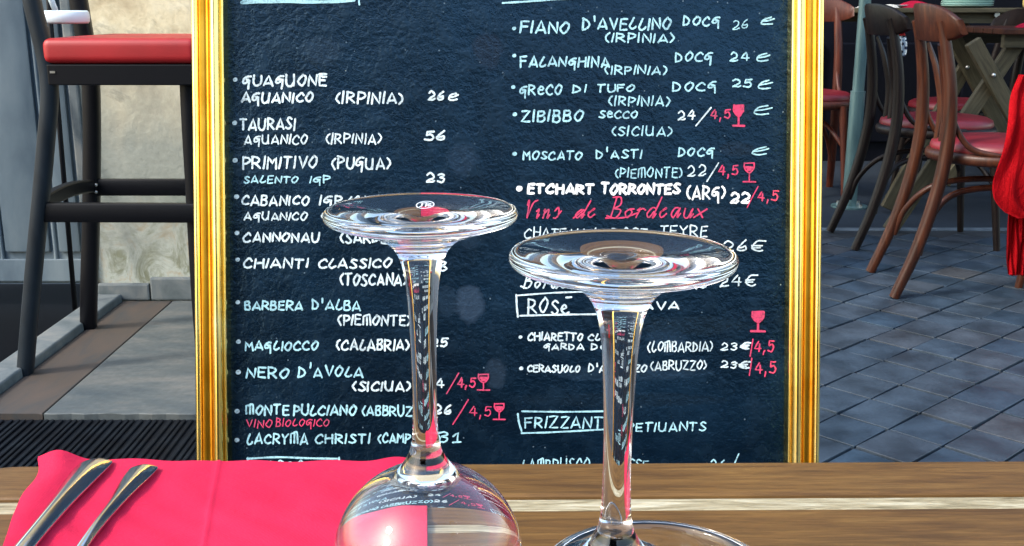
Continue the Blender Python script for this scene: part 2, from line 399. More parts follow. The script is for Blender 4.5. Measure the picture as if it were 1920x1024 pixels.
bmesh.ops.subdivide_edges(bm, edges=bm.edges[:], cuts=1, use_grid_fill=True)
obj('seat', bm, M['red_vinyl'], stool, True)
box('screw_cap', (xl+.008, y0-.002, (za+zb)/2+.004), (xl+.02, y0-.0002, (za+zb)/2+.009), M['steel'], stool)
def rail(pa, pb, h, d, name='footrest', bow=0):
    a, b = sp_(pa), sp_(pb); pts = [a.lerp(b, k/8)+Vector((0,0,bow*math.sin(math.pi*k/8))) for k in range(9)]
    bm = bmesh.new(); up = Vector((0,0,1)); rings = []
    for i, p in enumerate(pts):
        t = (b-a).normalized(); s = t.cross(up).normalized()
        rings.append([bm.verts.new(p+up*u*h/2+s*w*d/2) for u, w in ((1,.8),(.8,1),(-.8,1),(-1,.8),(-1,-.8),(-.8,-1),(.8,-1),(1,-.8))])
    for q1, q2 in zip(rings, rings[1:]):
        for k in range(8): bm.faces.new((q1[k], q1[(k+1)%8], q2[(k+1)%8], q2[k]))
    bm.faces.new(rings[0]); bm.faces.new(rings[-1]); return obj(name, bm, M['stool_black'], stool, True, 30)
rail(ony(82, 398, YN-.0), ony(366, 399, YN), .047, .024, 'footrest')
rail(ony(172, 351, YF), ony(412, 351, YF), .046, .024, 'footrest')
rail(ony(84, 378, YN+.01), ony(172, 349, YF-.01), .036, .024, 'stretcher', .010)
rail(ony(364, 385, YN+.03), ony(413, 351, YF-.01), .036, .024, 'stretcher')
for py in (347, 360):
    bm = bmesh.new(); bmesh.ops.create_uvsphere(bm, u_segments=10, v_segments=6, radius=.005)
    o = obj('bolt', bm, M['steel'], stool, True); o.location = sp_(ony(180, py, YF-.024))
# ================================================================== CHALKBOARD
LEAN = R(12.0)
Oc = Vector((0, 1.3*C_, H-1.3*S_)); U = Vector((0, math.sin(LEAN), math.cos(LEAN))); NV = Vector((0, -math.cos(LEAN), math.sin(LEAN)))
Ob = Oc - U*((Oc.z-.012)/U.z)          # board's foot
def bl(px, py):
    d = ray(px, py); c0 = Vector((0,0,H)); t = (Ob-c0).dot(NV)/d.dot(NV); p = c0+d*t-Ob
    return (p.x, p.dot(U))
# roll-corrected outline
board = thing('menu_board', Ob, 'black chalkboard wine menu in a gold frame leaning behind the table', 'menu board', rot=(-LEAN, 0, 0))
XL = bl(368.5, 435)[0]; XR = bl(1535.5, 435)[0]; ZT = 1.20
FW = .0405
cm = mat('chalkboard_paint', (.01,.02,.035), .42)
vv = coords(cm); n1 = noise(cm, vv, 6, 9, .62, .5); n2 = noise(cm, vv, 150, 4, .6); n3 = noise(cm, vv, 28, 6, .65)
sepb = N(cm, 'ShaderNodeSeparateXYZ'); LK(cm, vv, sepb.inputs[0])
c = ramp(cm, n1, [(.28,(.0004,.0022,.006)),(.5,(.0007,.0045,.011)),(.72,(.003,.012,.026))])
c = mix(cm, ramp(cm, n3, [(.5,g3(0)),(.72,g3(.30))]), c, (.008,.02,.036))
# wiped-out smears (pale) and fresh black wipes (dark), each at its own place on the board
def blob(c, px, py, rx, ry, col, amt, seed):
    x, z = bl(px, py); kx = .65*rx/1000; kz = .65*ry/1000
    dx = mth(cm, 'DIVIDE', mth(cm, 'SUBTRACT', sepb.outputs[0], x), kx); dz = mth(cm, 'DIVIDE', mth(cm, 'SUBTRACT', sepb.outputs[2], z), kz)
    r2 = mth(cm, 'ADD', mth(cm, 'MULTIPLY', dx, dx), mth(cm, 'MULTIPLY', dz, dz))
    r2 = mth(cm, 'ADD', r2, mth(cm, 'MULTIPLY', mth(cm, 'SUBTRACT', n3, .5), 3.6))
    f = N(cm, 'ShaderNodeMapRange'); f.inputs[1].default_value = 1.2; f.inputs[2].default_value = .6; f.inputs[4].default_value = amt
    LK(cm, r2, f.inputs[0]); return mix(cm, f.outputs[0], c, col)
for a in [(880,572,28,32,(.026,.042,.068),.7),(838,565,18,30,(.012,.024,.042),.5),(868,297,30,34,(.014,.026,.046),.5),(880,445,22,22,(.01,.02,.036),.5),
          (1385,213,26,22,(.004,.007,.012),.9),(1384,280,34,14,(.004,.006,.01),.9),(915,95,26,34,(.006,.008,.014),.8),(1345,440,40,60,(.005,.010,.018),.75),
          (1250,640,40,26,(.014,.03,.055),.4),(1180,700,150,14,(.013,.026,.045),.5),(1150,750,200,14,(.004,.009,.016),.6),(1300,610,110,18,(.005,.010,.016),.6),
          (1100,395,60,10,(.005,.010,.018),.6),(930,700,22,30,(.02,.032,.05),.5),(600,95,40,26,(.015,.025,.04),.4),(1240,395,110,26,(.006,.012,.02),.7)]:
    c = blob(c, *a, 0)
dust = N(cm, 'ShaderNodeTexVoronoi'); dust.inputs['Scale'].default_value = 60; LK(cm, vv, dust.inputs['Vector'])
c = mix(cm, ramp(cm, dust.outputs['Distance'], [(.035,g3(.6)),(.07,g3(0))]), c, (.16,.22,.26))
setc(cm, c); bump(cm, mth(cm, 'ADD', n2, mth(cm, 'MULTIPLY', n3, 2.0)), .50, .0022)
setr(cm, ramp(cm, n3, [(.3,g3(.19)),(.7,g3(.32))]))
BS(cm).inputs['Specular IOR Level'].default_value = .55; BS(cm).inputs['Specular Tint'].default_value = (.42, .72, 1, 1)
box('board_panel', (XL+FW-.006, .0, .03), (XR-FW+.006, .008, ZT-.03), cm, board)
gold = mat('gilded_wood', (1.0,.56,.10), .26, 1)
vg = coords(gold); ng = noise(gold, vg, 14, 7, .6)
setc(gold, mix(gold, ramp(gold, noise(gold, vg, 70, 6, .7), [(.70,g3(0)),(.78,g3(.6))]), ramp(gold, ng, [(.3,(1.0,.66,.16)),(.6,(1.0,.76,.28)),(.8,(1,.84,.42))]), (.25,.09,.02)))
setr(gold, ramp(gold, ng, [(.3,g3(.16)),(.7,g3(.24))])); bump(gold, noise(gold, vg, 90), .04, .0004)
prof = [(0,.0),(0,.006),(.0003,.012),(.002,.0165),(.0048,.0182),(.0075,.0170),(.0088,.0142),(.0095,.0120),(.0130,.0100),(.0175,.0096),(.0205,.0112),(.0218,.0140),(.0235,.0180),(.0270,.0212),(.0305,.0215),(.0335,.0190),(.0348,.0160),(.0352,.0142),(.0362,.0150),(.0375,.0158),(.0388,.0148),(.0395,.012),(.0398,.008),(.0405,.0),(.0405,-.002)]
prof = [(p.x, p.y) for p in spline([(a, b, 0) for a, b in prof], 4)] + [(.03,-.018),(0,-.018)]
gold_cove = mat('cove_shade_gilding', (.95,.40,.03), .3, 1); setc(gold_cove, ramp(gold_cove, noise(gold_cove, coords(gold_cove), 30, 6), [(.3,(.82,.30,.015)),(.7,(1.0,.46,.04))])); bump(gold_cove, noise(gold_cove, coords(gold_cove), 90), .04, .0004)  # cove shading put into the colour: deeper orange here, ridges paler gold
def frame_rail(side):
    bm = bmesh.new(); A, B = [], []
    for u, n_ in prof:
        if side == 'l': a, b = (XL+u, u), (XL+u, ZT-u)
        if side == 'r': a, b = (XR-u, u), (XR-u, ZT-u)
        if side == 't': a, b = (XL+u, ZT-u), (XR-u, ZT-u)
        if side == 'b': a, b = (XL+u, u), (XR-u, u)
        A.append(a + (n_,)); B.append(b + (n_,))
    K = 30; rings = []
    for k in range(K+1):
        t = k/K; rings.append([bm.verts.new((a[0]*(1-t)+b[0]*t, -a[2], a[1]*(1-t)+b[1]*t)) for a, b in zip(A, B)])
    n_ = len(prof)
    for q1, q2 in zip(rings, rings[1:]):
        for k in range(n_): bm.faces.new((q1[k], q1[(k+1)%n_], q2[(k+1)%n_], q2[k]))
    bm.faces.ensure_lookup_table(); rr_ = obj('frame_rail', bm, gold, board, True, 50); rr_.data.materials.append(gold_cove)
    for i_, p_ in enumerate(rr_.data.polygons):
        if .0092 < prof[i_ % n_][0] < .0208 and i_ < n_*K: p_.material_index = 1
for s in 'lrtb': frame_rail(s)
for x in (XL+.06, XR-.06):
    bm = bmesh.new(); add_box(bm, (x, .21, .56), (.03, .02, 1.14), Matrix.Rotation(R(20), 3, 'X')); obj('easel_leg', bm, M['chair_wood'], board)

# --- hand lettering: strokes on a 0-9 grid; '~' = smooth
GL = {
'A':(8,'00 19 39 49|~49 65 80|12 72'), 'a1':(8,''), 'B':(6,'00 09|~09 49 57 35 05|~05 45 62 40 00'), 'C':(7,'~77 59 27 04 11 40 71'),
'D':(7,'00 09|~09 47 64 41 00'), 'E':(6,'69 09 00 60|05 55'), 'F':(6,'00 09 69|05 55'), 'G':(7,'~78 48 16 03 22 43 55|35 65 6x'),
'H':(7,'00 09|70 79|05 75'), 'I':(1,'00 19'), 'L':(6,'~39 15 02 20 51 62'), 'M':(8,'00 09 44 79 80'), 'N':(7,'00 09 70 79'),
'm':(8,'00 08 49|~49 48 40|~49 79 80'),
'O':(7,'~49 16 03 30 63 77 49'), 'P':(6,'00 09|~09 58 66 34 04'), 'R':(7,'00 09|~09 58 66 34 04|24 70'), 'S':(6,'~68 39 17 35 62 30 01'),
'T':(7,'09 79|39 30'), 'U':(7,'~09 03 20 50 73 79'), 'V':(7,'09 40 79'), 'W':(9,'09 20 46 70 99'), 'Y':(7,'09 35 79|35 30'), 'Z':(7,'09 79 00 70'),
'X':(7,'09 70|79 00'), 'Q':(7,'~49 16 03 30 63 77 49|42 70'),
'~':(8,'~09 03 20 50 62|79 70'), '2':(6,'~07 29 57 54 22 00|00 40 61'), '3':(5,'~08 39 57 25|~25 53 30 01'), '4':(7,'49 03 73|57 50'),
'5':(6,'69 19 15|~15 46 63 40 01'), '6':(6,'~59 26 02 20 51 54 33 13'), '8':(6,'~35 08 39 58 35 02 30 62 35'), '1':(3,'06 39 30|00 50'),
'(':(4,'~49 27 15 14 22 40'), ')':(4,'~09 27 35 34 22 00'), '&':(9,'~79 37 14 11 40 81|~14 55 97'), '/':(5,'0x 5z'), ',':(2,'11 0x'), "'":(2,'1z 17'), '€':(8,'~99 49 15 12 50 81|05 75|03 63'),
'e':(7,'~05 54 66 38 15 11 40 71'), 'É':(6,'~03 44 36 15 02 30 61|4z 8z'), '-':(5,'05 55'), '^':(6,'69 09 00 60|05 55|0z 6z'),
# slanted script
'v!':(6,'~1z 10 8z'), 'V!':(7,'~08 1z 20|~20 5 6 9z'), 'i!':(4,'~04 25 10 32'), 'n!':(7,'~04 15 00|~02 45 40 62'), 's!':(5,'~04 36 42 20 00|~42 64'),
'd!':(7,'~65 35 02 20 53|~9z 50 72'), 'e!':(6,'~03 45 35 02 20 52'), 'B!':(9,'3z 10|~0z 6z 77 25|~25 84 50 -1'), 'o!':(6,'~35 03 20 53 35|~35 65'),
'r!':(5,'~04 25 00|~14 45 64'), 'a!':(7,'~55 25 02 20 54|~65 50 72'), 'u!':(7,'~05 01 30 65|~65 50 72'), 'x!':(7,'05 50|75 -0'),
}
def parse(s):
    out = []
    mp = {'x': -3, 'z': 11, '-': -2}
    for st_ in s.split('|'):
        sm_ = st_.startswith('~'); st_ = st_.lstrip('~'); pts = []
        for tk in st_.split():
            if len(tk) < 2: continue
            pts.append((mp.get(tk[0], None) if tk[0] in mp else int(tk[0]), mp.get(tk[1], None) if tk[1] in mp else int(tk[1])))
        if len(pts) > 1: out.append((sm_, pts))
    return out
GL['V!'] = (7, '~08 1z 20|~20 59 9z'); GL['A'] = (8, '00 49 80|~12 42 72')
rl = random.Random(11)
white = mat('white_chalk_ink', (.62,.74,.78), .7); blue = mat('shade_blue_chalk_ink', (.36,.64,.72), .7); pink = mat('pink_chalk_ink', (.62,.03,.11), .7)  # cyan cast of blue shade put into the white and pale inks
bold = mat('bright_white_chalk_ink', (.93,.93,.93), .7)
for mm in (white, blue, pink, bold):
    cs = BS(mm).inputs['Base Color'].default_value[:3]
    setc(mm, mix(mm, ramp(mm, noise(mm, coords(mm), 34, 4, .6), [(.36, g3(.34)), (.56, g3(0))]), ramp(mm, noise(mm, coords(mm), 420, 3, .7), [(.34, tuple(v*.45 for v in cs)), (.50, cs)]), (.03,.06,.09)))
layer = [0]
def ribbon(bm, pts, w):
    """flat marker stroke with round ends, lying on the board (x, z local)"""
    layer[0] = (layer[0]+1) % 23; y = -.0007-layer[0]*.00003
    P = [Vector((p[0], p[1])) for p in pts]
    Q = [P[0]]
    for p in P[1:]:
        if (p-Q[-1]).length > 1e-5: Q.append(p)
    if len(Q) < 2: Q = [P[0], P[0]+Vector((w*.1, 0))]
    L, Rr = [], []
    for i, p in enumerate(Q):
        t = (Q[min(i+1, len(Q)-1)]-Q[max(i-1, 0)]).normalized(); nrm = Vector((-t.y, t.x)); ww = w/2*(1+.12*math.sin(i*1.3+layer[0]))
        L.append(p+nrm*ww); Rr.append(p-nrm*ww)
    lv = [bm.verts.new((p.x, y, p.y)) for p in L]; rv = [bm.verts.new((p.x, y, p.y)) for p in Rr]
    for i in range(len(Q)-1): bm.faces.new((lv[i], rv[i], rv[i+1], lv[i+1]))
    for p, a, b in ((Q[0], lv[0], rv[0]), (Q[-1], rv[-1], lv[-1])):
        a0 = Vector((a.co.x, a.co.z))-p; arc = [a]
        for k in range(1, 5):
            th_ = math.pi*k/5; arc.append(bm.verts.new((p.x+a0.x*math.cos(th_)-a0.y*math.sin(th_), y, p.y+a0.x*math.sin(th_)+a0.y*math.cos(th_))))
        arc.append(b); bm.faces.new(arc)
def glyphs(s):
    out = []; i = 0
    while i < len(s):
        ch = s[i]
        if i+1 < len(s) and s[i+1] == '!': ch += '!'; i += 1
        out.append(ch); i += 1
    return out
def word(s, x0, x1, yt, yb, mt=None, w=3.4, slant=.06, jit=1.0):
    """letters s drawn between photo columns x0..x1 and rows yt..yb"""
    mt = mt or white; gs = glyphs(s); gap = 3.0
    tot = sum(GL.get(g, (6,''))[0]+gap for g in gs)-gap; k = (x1-x0)/tot; hh = (yb-yt)/10.5
    bm = bmesh.new(); cx = 0
    for g in gs:
        gw, s_ = GL.get(g, (6, ''))
        dy = rl.uniform(-.6, .6)*jit; sc = rl.uniform(.9, 1.06) if jit else 1; sl = slant+rl.uniform(-.05, .05)*jit
        for sm_, pts in parse(s_):
            pp = []
            for (a, b) in pts:
                a += rl.uniform(-.35,.35)*jit; b += rl.uniform(-.35,.35)*jit
                X = x0+(cx+a+sl*b)*k; Y = yb-(b*sc+dy)*hh
                l = bl(X, Y); pp.append((l[0], l[1], 0))
            pp = spline(pp, 7) if sm_ else spline([p for q0, q1 in zip(pp, pp[1:]) for p in (q0,)]+[pp[-1]], 1)
            if not sm_:   # keep corners but give each straight a hand's wobble
                z = [pp[0]]
                for q0, q1 in zip(pp, pp[1:]):
                    z += [q0.lerp(q1, .5)+Vector((rl.uniform(-1,1), rl.uniform(-1,1), 0))*.00035*jit, q1]
                for q0, q1 in zip(z, z[1:]): pass
                pp = z
            ribbon(bm, [(p[0], p[1]) for p in pp], w*.00065*.94)
        cx += gw+gap
    return obj('chalk_writing', bm, mt, board)
def stroke(pts, mt=None, w=3.4, smooth=True, name='chalk_line'):
    bm = bmesh.new(); pp = [(*bl(*p), 0) for p in pts]
    for seg in ([spline(pp, 6)] if smooth else [[Vector(p)] for p in []] or [[Vector(p) for p in pp]]):
        ribbon(bm, [(p[0], p[1]) for p in seg], w*.00065)
    return obj(name, bm, mt or white, board)
def bullet(x, y, r=4.5, mt=None):
    bm = bmesh.new(); l = bl(x, y); ribbon(bm, [(l[0]-.0004, l[1]), (l[0]+.0005, l[1]+.0003)], r*2*.00065*.8)
    return obj('bullet_dot', bm, mt or white, board)
def wine_icon(x0, x1, yt, yb, filled=False, w=2.6):
    bm = bmesh.new(); X = lambda a: x0+(x1-x0)*a; Y = lambda b: yb-(yb-yt)*b
    def s(pts, ww=w, smth=True):
        pp = [(*bl(X(a), Y(b)), 0) for a, b in pts]; pp = spline(pp, 6) if smth else [Vector(p) for p in pp]
        ribbon(bm, [(p[0], p[1]) for p in pp], ww*.00065)
    s([(.1,.98),(.12,.7),(.5,.48),(.86,.7),(.9,.98)]); s([(.1,.96),(.9,.98)]); s([(.5,.48),(.5,.02)]); s([(0,.03),(1,.02)])
    if filled:
        s([(.2,.72),(.8,.74)], 8); s([(.3,.86),(.72,.88)], 7) ; s([(.35,.6),(.65,.6)], 6)
    else:
        s([(.25,.76),(.75,.74)], 4.5); s([(.38,.63),(.62,.63)], 4)
    return obj('wine_glass_drawing', bm, pink, board)
W, B = white, blue
stroke([(454,5),(520,3),(600,4),(664,1)], B, 6); stroke([(456,1),(560,-1),(655,-3)], B, 3); stroke([(672,-9),(674,9)], B, 3.5)
stroke([(942,6),(990,3),(1060,-2),(1120,-4)], B, 3.5)
for b in [(441,150),(440,231),(441,301),(444,369),(445,437),(446,487),(446,567),(447,641),(447,698),(445,771),(445,825)]: bullet(*b, 5)
for b in [(964,54),(964,105),(962,164),(965,215),(965,289)]: bullet(*b, 4.3, B)
bullet(974,354,6.5,bold); bullet(976,632,4,W); bullet(977,691,4,W)
for a in [
 ('GUAG~ON^',455,611,138,160,W,4.2),('AG~ANICO',454,586,171,192,W,4.2),('(IRPINIA)',628,757,170,194,W,4),('26',804,831,169,188,W,4),('&',840,858,172,188,W,3.6),
 ('TAURASI',451,553,219,243,W,4),('AG~ANICO',459,576,251,270,W,3.2),('(IRPINIA)',610,716,247,269,W,3.2),('56',797,834,243,262,W,4),
 ('PRIMITIVO',456,594,291,316,W,4),('(PUG~A)',621,733,291,316,W,3.8),('SALENTO',458,558,328,343,B,3),('IGP',581,618,328,343,B,3),('23',800,833,322,341,W,3.8),
 ('CABANICO',454,579,364,384,W,3.8),('IGP',600,640,364,384,W,3.8),('(CAMPANIA)',652,790,366,384,W,3.4),('AG~ANICO',459,575,396,412,W,3.2),('(IGP)',600,690,396,412,W,3.2),
 ('CANNONAU',457,597,434,453,W,4),('(SARDEGNA)',637,790,433,455,W,4),
 ('CHIANTI',457,577,482,502,W,4),('CLASSICO',598,733,482,502,W,4),('28',800,838,486,508,W,3.6),('(TOSCANA)',637,763,510,534,W,4),
 ('BARBERA',460,567,562,581,B,3.8),("D'ALBA",586,675,560,581,B,3.6),('(PIEmONTE)',633,771,588,609,W,3.8),
 ('MAGLIOCCO',461,596,637,656,B,3.8),('(CALABRIA)',630,768,634,656,W,3.9),('25',808,838,632,650,W,3.8),
 ('NERO',463,540,686,708,B,4),("D'AVOLA",560,680,684,706,B,3.8),('(SICI~A)',660,770,712,732,W,4),('24',800,832,708,726,W,3.2),
 ('mONTE',462,541,757,777,B,4),('PULCIANO',551,667,757,778,B,4),('(ABBRUZZO)',678,812,758,779,B,3.6),('26',815,846,755,776,W,4),
 ('VINO',462,510,785,801,pink,2.3),('BIOLOGICO',518,617,783,799,pink,2.3),
 ('LACRYmA',464,576,810,832,B,3.6),('CHRISTI',591,693,810,830,B,3.6),('(CAMPANIA)',708,826,811,830,B,3.6),('31',822,858,809,829,B,3.4),
 ('ROSSO',477,568,862,885,B,3.2),
 ('/',838,856,697,728,pink,2.6),('4,5',858,890,705,725,pink,3.2),('/',850,872,752,785,pink,2.4),('4,5',880,920,760,780,pink,2.4),
 ('FIANO',976,1066,38,62,B,4),("D'AVELLINO",1092,1257,31,56,B,3.8),('DOCG',1281,1348,28,48,B,3.6),('26',1374,1402,35,54,B,2.2),('&',1424,1450,31,46,B,3),('(IRPINIA)',1133,1265,60,79,B,3.4),
 ('FALANGHINA',976,1142,103,125,B,3.8),('(IRPINIA)',1132,1251,121,139,B,3.2),('DOCG',1266,1334,95,115,B,3.4),('24',1369,1404,96,114,B,3.2),('&',1417,1441,98,114,B,3),
 ('GReCO',975,1052,157,178,B,3.6),('DI',1074,1099,158,173,B,3.4),('TUFO',1120,1188,157,172,B,3.4),('(IRPINIA)',1139,1257,178,198,B,3.2),('DOCG',1262,1342,151,170,B,3.4),('25',1374,1408,146,163,B,3.2),('&',1419,1447,148,166,B,3),
 ('ZIBIBBO',977,1092,205,228,B,3.8),('SeCCO',1124,1194,206,221,B,3.2),('24',1272,1302,205,224,W,3.2),('/',1306,1327,201,228,W,2.8),('&',1410,1444,194,214,B,2.8),('(SICI~A)',1146,1260,234,254,B,3),
 ('MOSCATO',981,1090,281,299,B,3.4),("D'ASTI",1118,1202,279,297,B,3.2),('DOCG',1272,1337,274,292,B,3.4),('&',1408,1440,272,290,B,2.8),
 ('(PIEmONTE)',1152,1280,313,333,B,2.8),('22',1290,1323,308,330,W,2.8),('/',1326,1345,306,331,W,2.6),
 ('ETCHART',990,1112,343,362,bold,5.6),('TORRONTES',1128,1273,342,363,bold,5.4),('(ARG)',1286,1360,346,373,bold,4.2),('22',1370,1405,359,380,bold,4.8),
 ('4,5',1332,1368,203,222,pink,3),('4,5',1347,1382,308,328,pink,3),('/',1402,1418,349,380,pink,2.4),('4,5',1420,1457,357,377,pink,3),
 ('CHATEAU',984,1094,425,447,W,2.6),('LAROSE',1110,1212,425,447,W,2.6),('TEYRE',1238,1325,421,444,W,2.8),('26€',1358,1430,448,471,W,3),('24€',1350,1416,512,536,W,3),
 ('D!WIS' if 0 else 'SEWIS',1246,1324,520,541,W,2.8),
 ('ROSÉ',990,1066,557,587,W,3.6),('CAVA',1180,1272,563,579,W,3.8),
 ('CHIARETTO',990,1092,622,638,W,3.4),('CLASSICO',1103,1195,624,638,W,3.2),('GARDA',1020,1094,642,655,W,3),('DOC',1109,1156,642,655,W,3),('(LOmBARDIA)',1213,1336,638,659,W,2.8),('23',1352,1380,641,656,W,2.8),('€',1388,1404,640,655,W,3.2),
 ('CERASUOLO',989,1087,683,697,W,3.2),("D'ABRUZZO",1104,1212,680,697,W,3.2),('(ABRUZZO)',1219,1325,674,693,W,2.8),('23',1352,1380,675,689,W,2.8),('€',1386,1403,675,690,W,3.2),
 ('/',1406,1411,634,660,pink,2.8),('4,5',1414,1450,637,659,pink,3),('/',1405,1409,672,698,pink,2.8),('4,5',1416,1453,675,699,pink,3),
 ('FRIZZANTI',984,1136,778,802,B,3.4),('PETI~ANTS',1176,1322,790,808,B,3.2),
 ('LAmBRUSCO',978,1104,856,884,B,2.8),('ROSSE',1150,1214,858,884,B,2.8),('26',1332,1358,858,880,B,2.8),('/',1368,1382,854,882,B,2.8)]:
    word(*a[:6], w=a[6])
def script(s, *a, **k): return word(''.join(c+'!' for c in s), *a, slant=.28, jit=.3, **k)
script('Vins', 984, 1048, 376, 409, pink, w=3); script('de', 1078, 1116, 376, 408, pink, w=3); script('Bordeaux', 1142, 1322, 372, 408, pink, w=3)
stroke([(1136,409),(1170,408),(1198,398)], pink, 2.8); stroke([(1075,409),(1092,396)], pink, 2.8)
script('Bordeaux', 980, 1118, 512, 540, W, w=3.2)
wine_icon(895,918,701,732); wine_icon(925,947,756,787); wine_icon(1374,1395,197,237,True,4); wine_icon(1393,1416,305,342); wine_icon(1408,1434,584,622,True,4)
stroke([(464,873),(465,858)], B, 3.2); stroke([(464,860),(520,857),(580,859),(636,860)], B, 3.6); stroke([(636,858),(637,885)], B, 3.4); stroke([(463,892),(637,890)], B, 3.2)
stroke([(968,553),(969,575),(971,594)], W, 3.6); stroke([(970,554),(1040,549),(1130,546)], W, 3); stroke([(975,592),(1050,590),(1128,589)], W, 3.4)
stroke([(979,771),(1050,772),(1133,771)], B, 3.2); stroke([(971,776),(973,792),(978,808)], B, 3.6); stroke([(978,812),(1040,810),(1132,805)], B, 3.2)

# ================================================================== CAFE TABLE
TZ = H-.30
tx0, tx1 = -.378, .82; ty1 = .668
ctab = thing('cafe_table', (0, .668, 0), 'brown wooden table with a pale strip, carrying glasses, napkin and cutlery', 'table', rot=(0, 0, .0125))
def tp(x0, x1, y0, y1, z1, mt, name, corner=False, bev=.002):
    poly = [(x0, y0), (x1, y0), (x1, y1)]
    if corner:
        r_ = .049; poly += [(x0+r_-r_*math.sin(a), y1-r_+r_*math.cos(a)) for a in [math.pi/2*k/10 for k in range(11)]]
    else: poly += [(x0, y1)]
    return prism(name, poly, TZ-.028, z1, mt, ctab, bev)
tp(tx0, tx1, -.0495, 0, TZ, M['table_wood'], 'plank', True, .003)
tp(tx0, tx1, -.0690, -.0505, TZ-.0015, M['strip_wood'], 'pale_strip', False, .003)
y = -.070
for k in range(6):
    tp(tx0, tx1, y-.115, y, TZ, M['table_wood'], 'plank', False, .002); y -= .1165
for x in (tx0+.05, tx1-.05):
    for yy in (-.06, -.7):
        box('leg', (x-.025, yy-.025, 0), (x+.025, yy+.025, TZ-.07), M['table_wood'], ctab, .004)
for yy in (-.06, -.7): box('apron', (tx0+.03, yy-.012, TZ-.07), (tx1-.03, yy+.012, TZ-.0285), M['table_wood'], ctab)

# napkin
nm = mat('pink_red_napkin', (.80,.025,.105), .8)
vv = coords(nm); wv = noise(nm, vv, 500, 2); 
setc(nm, ramp(nm, noise(nm, vv, 14, 6), [(.3,(.46,.012,.048)),(.7,(.53,.018,.060))])); 
wvv = N(nm, 'ShaderNodeTexWave'); wvv.inputs['Scale'].default_value = 420; wvv.inputs['Distortion'].default_value = 1.5; LK(nm, vv, wvv.inputs['Vector'])
bump(nm, mth(nm, 'ADD', mth(nm, 'MULTIPLY', wvv.outputs[1], .4), mth(nm, 'ADD', wv, mth(nm, 'MULTIPLY', noise(nm, vv, 26, 3, .5, .8), 7))), .5, .0007)
BS(nm).inputs['Specular IOR Level'].default_value = .1
nap = thing('napkin', (-.18, .6, TZ+.002), 'folded bright pink-red paper napkin on the table under the cutlery', 'napkin')
def layer_cloth(z0, inset, name):
    tl, tr, brr, bl_ = onz(66+inset*6, 873+inset*2, TZ), onz(800-inset*10, 872+inset*2, TZ), onz(806-inset*10, 1330, TZ), onz(-90, 1330, TZ)
    nx, ny = 170, 60; bm = bmesh.new(); g = []
    for j in range(ny+1):
        row = []
        for i in range(nx+1):
            u, v = i/nx, j/ny
            p = tl.lerp(tr, u).lerp(bl_.lerp(brr, u), v)
            # left edge drapes inward a little near the corner
            p.x += .006*math.exp(-((u)/.10)**2)*math.exp(-((v-.10)/.10)**2) 
            hgt_ = .0065*math.exp(-((u-.055)/.055)**2)*math.exp(-(v/.22)**2) + .0012*(math.sin(u*9+v*3)+1)*.5*max(0, 1-u*1.2) + .0028*math.exp(-((u-.93)/.05)**2)*math.exp(-(v/.06)**2)
            hgt_ += .0007*math.sin(u*31+4*math.sin(v*9))*math.sin(v*17+2*math.sin(u*7)) + .0010*math.exp(-((u-.47)/.006)**2)
            hgt_ += .004*math.exp(-((u-.02)/.05)**2)*math.exp(-((v-.35)/.2)**2)
            p.y += .0008*math.sin(u*7)*math.exp(-v*20)
            row.append((p, z0+hgt_))
        g.append(row)
    top = [[bm.verts.new((p.x+.18, p.y-.6, z)) for p, z in r_] for r_ in g]
    bot = [[bm.verts.new((p.x+.18, p.y-.6, z-.0011)) for p, z in r_] for r_ in g]
    for j in range(ny):
        for i in range(nx):
            bm.faces.new((top[j][i], top[j][i+1], top[j+1][i+1], top[j+1][i])); bm.faces.new((bot[j][i], bot[j+1][i], bot[j+1][i+1], bot[j][i+1]))
    for i in range(nx):
        bm.faces.new((top[0][i], bot[0][i], bot[0][i+1], top[0][i+1])); bm.faces.new((top[ny][i], top[ny][i+1], bot[ny][i+1], bot[ny][i]))
    for j in range(ny):
        bm.faces.new((top[j][0], top[j+1][0], bot[j+1][0], bot[j][0])); bm.faces.new((top[j][nx], bot[j][nx], bot[j+1][nx], top[j+1][nx]))
    obj(name, bm, nm, nap, True, 50)
layer_cloth(.0000, 0, 'lower_fold'); layer_cloth(.0014, .15, 'upper_fold')

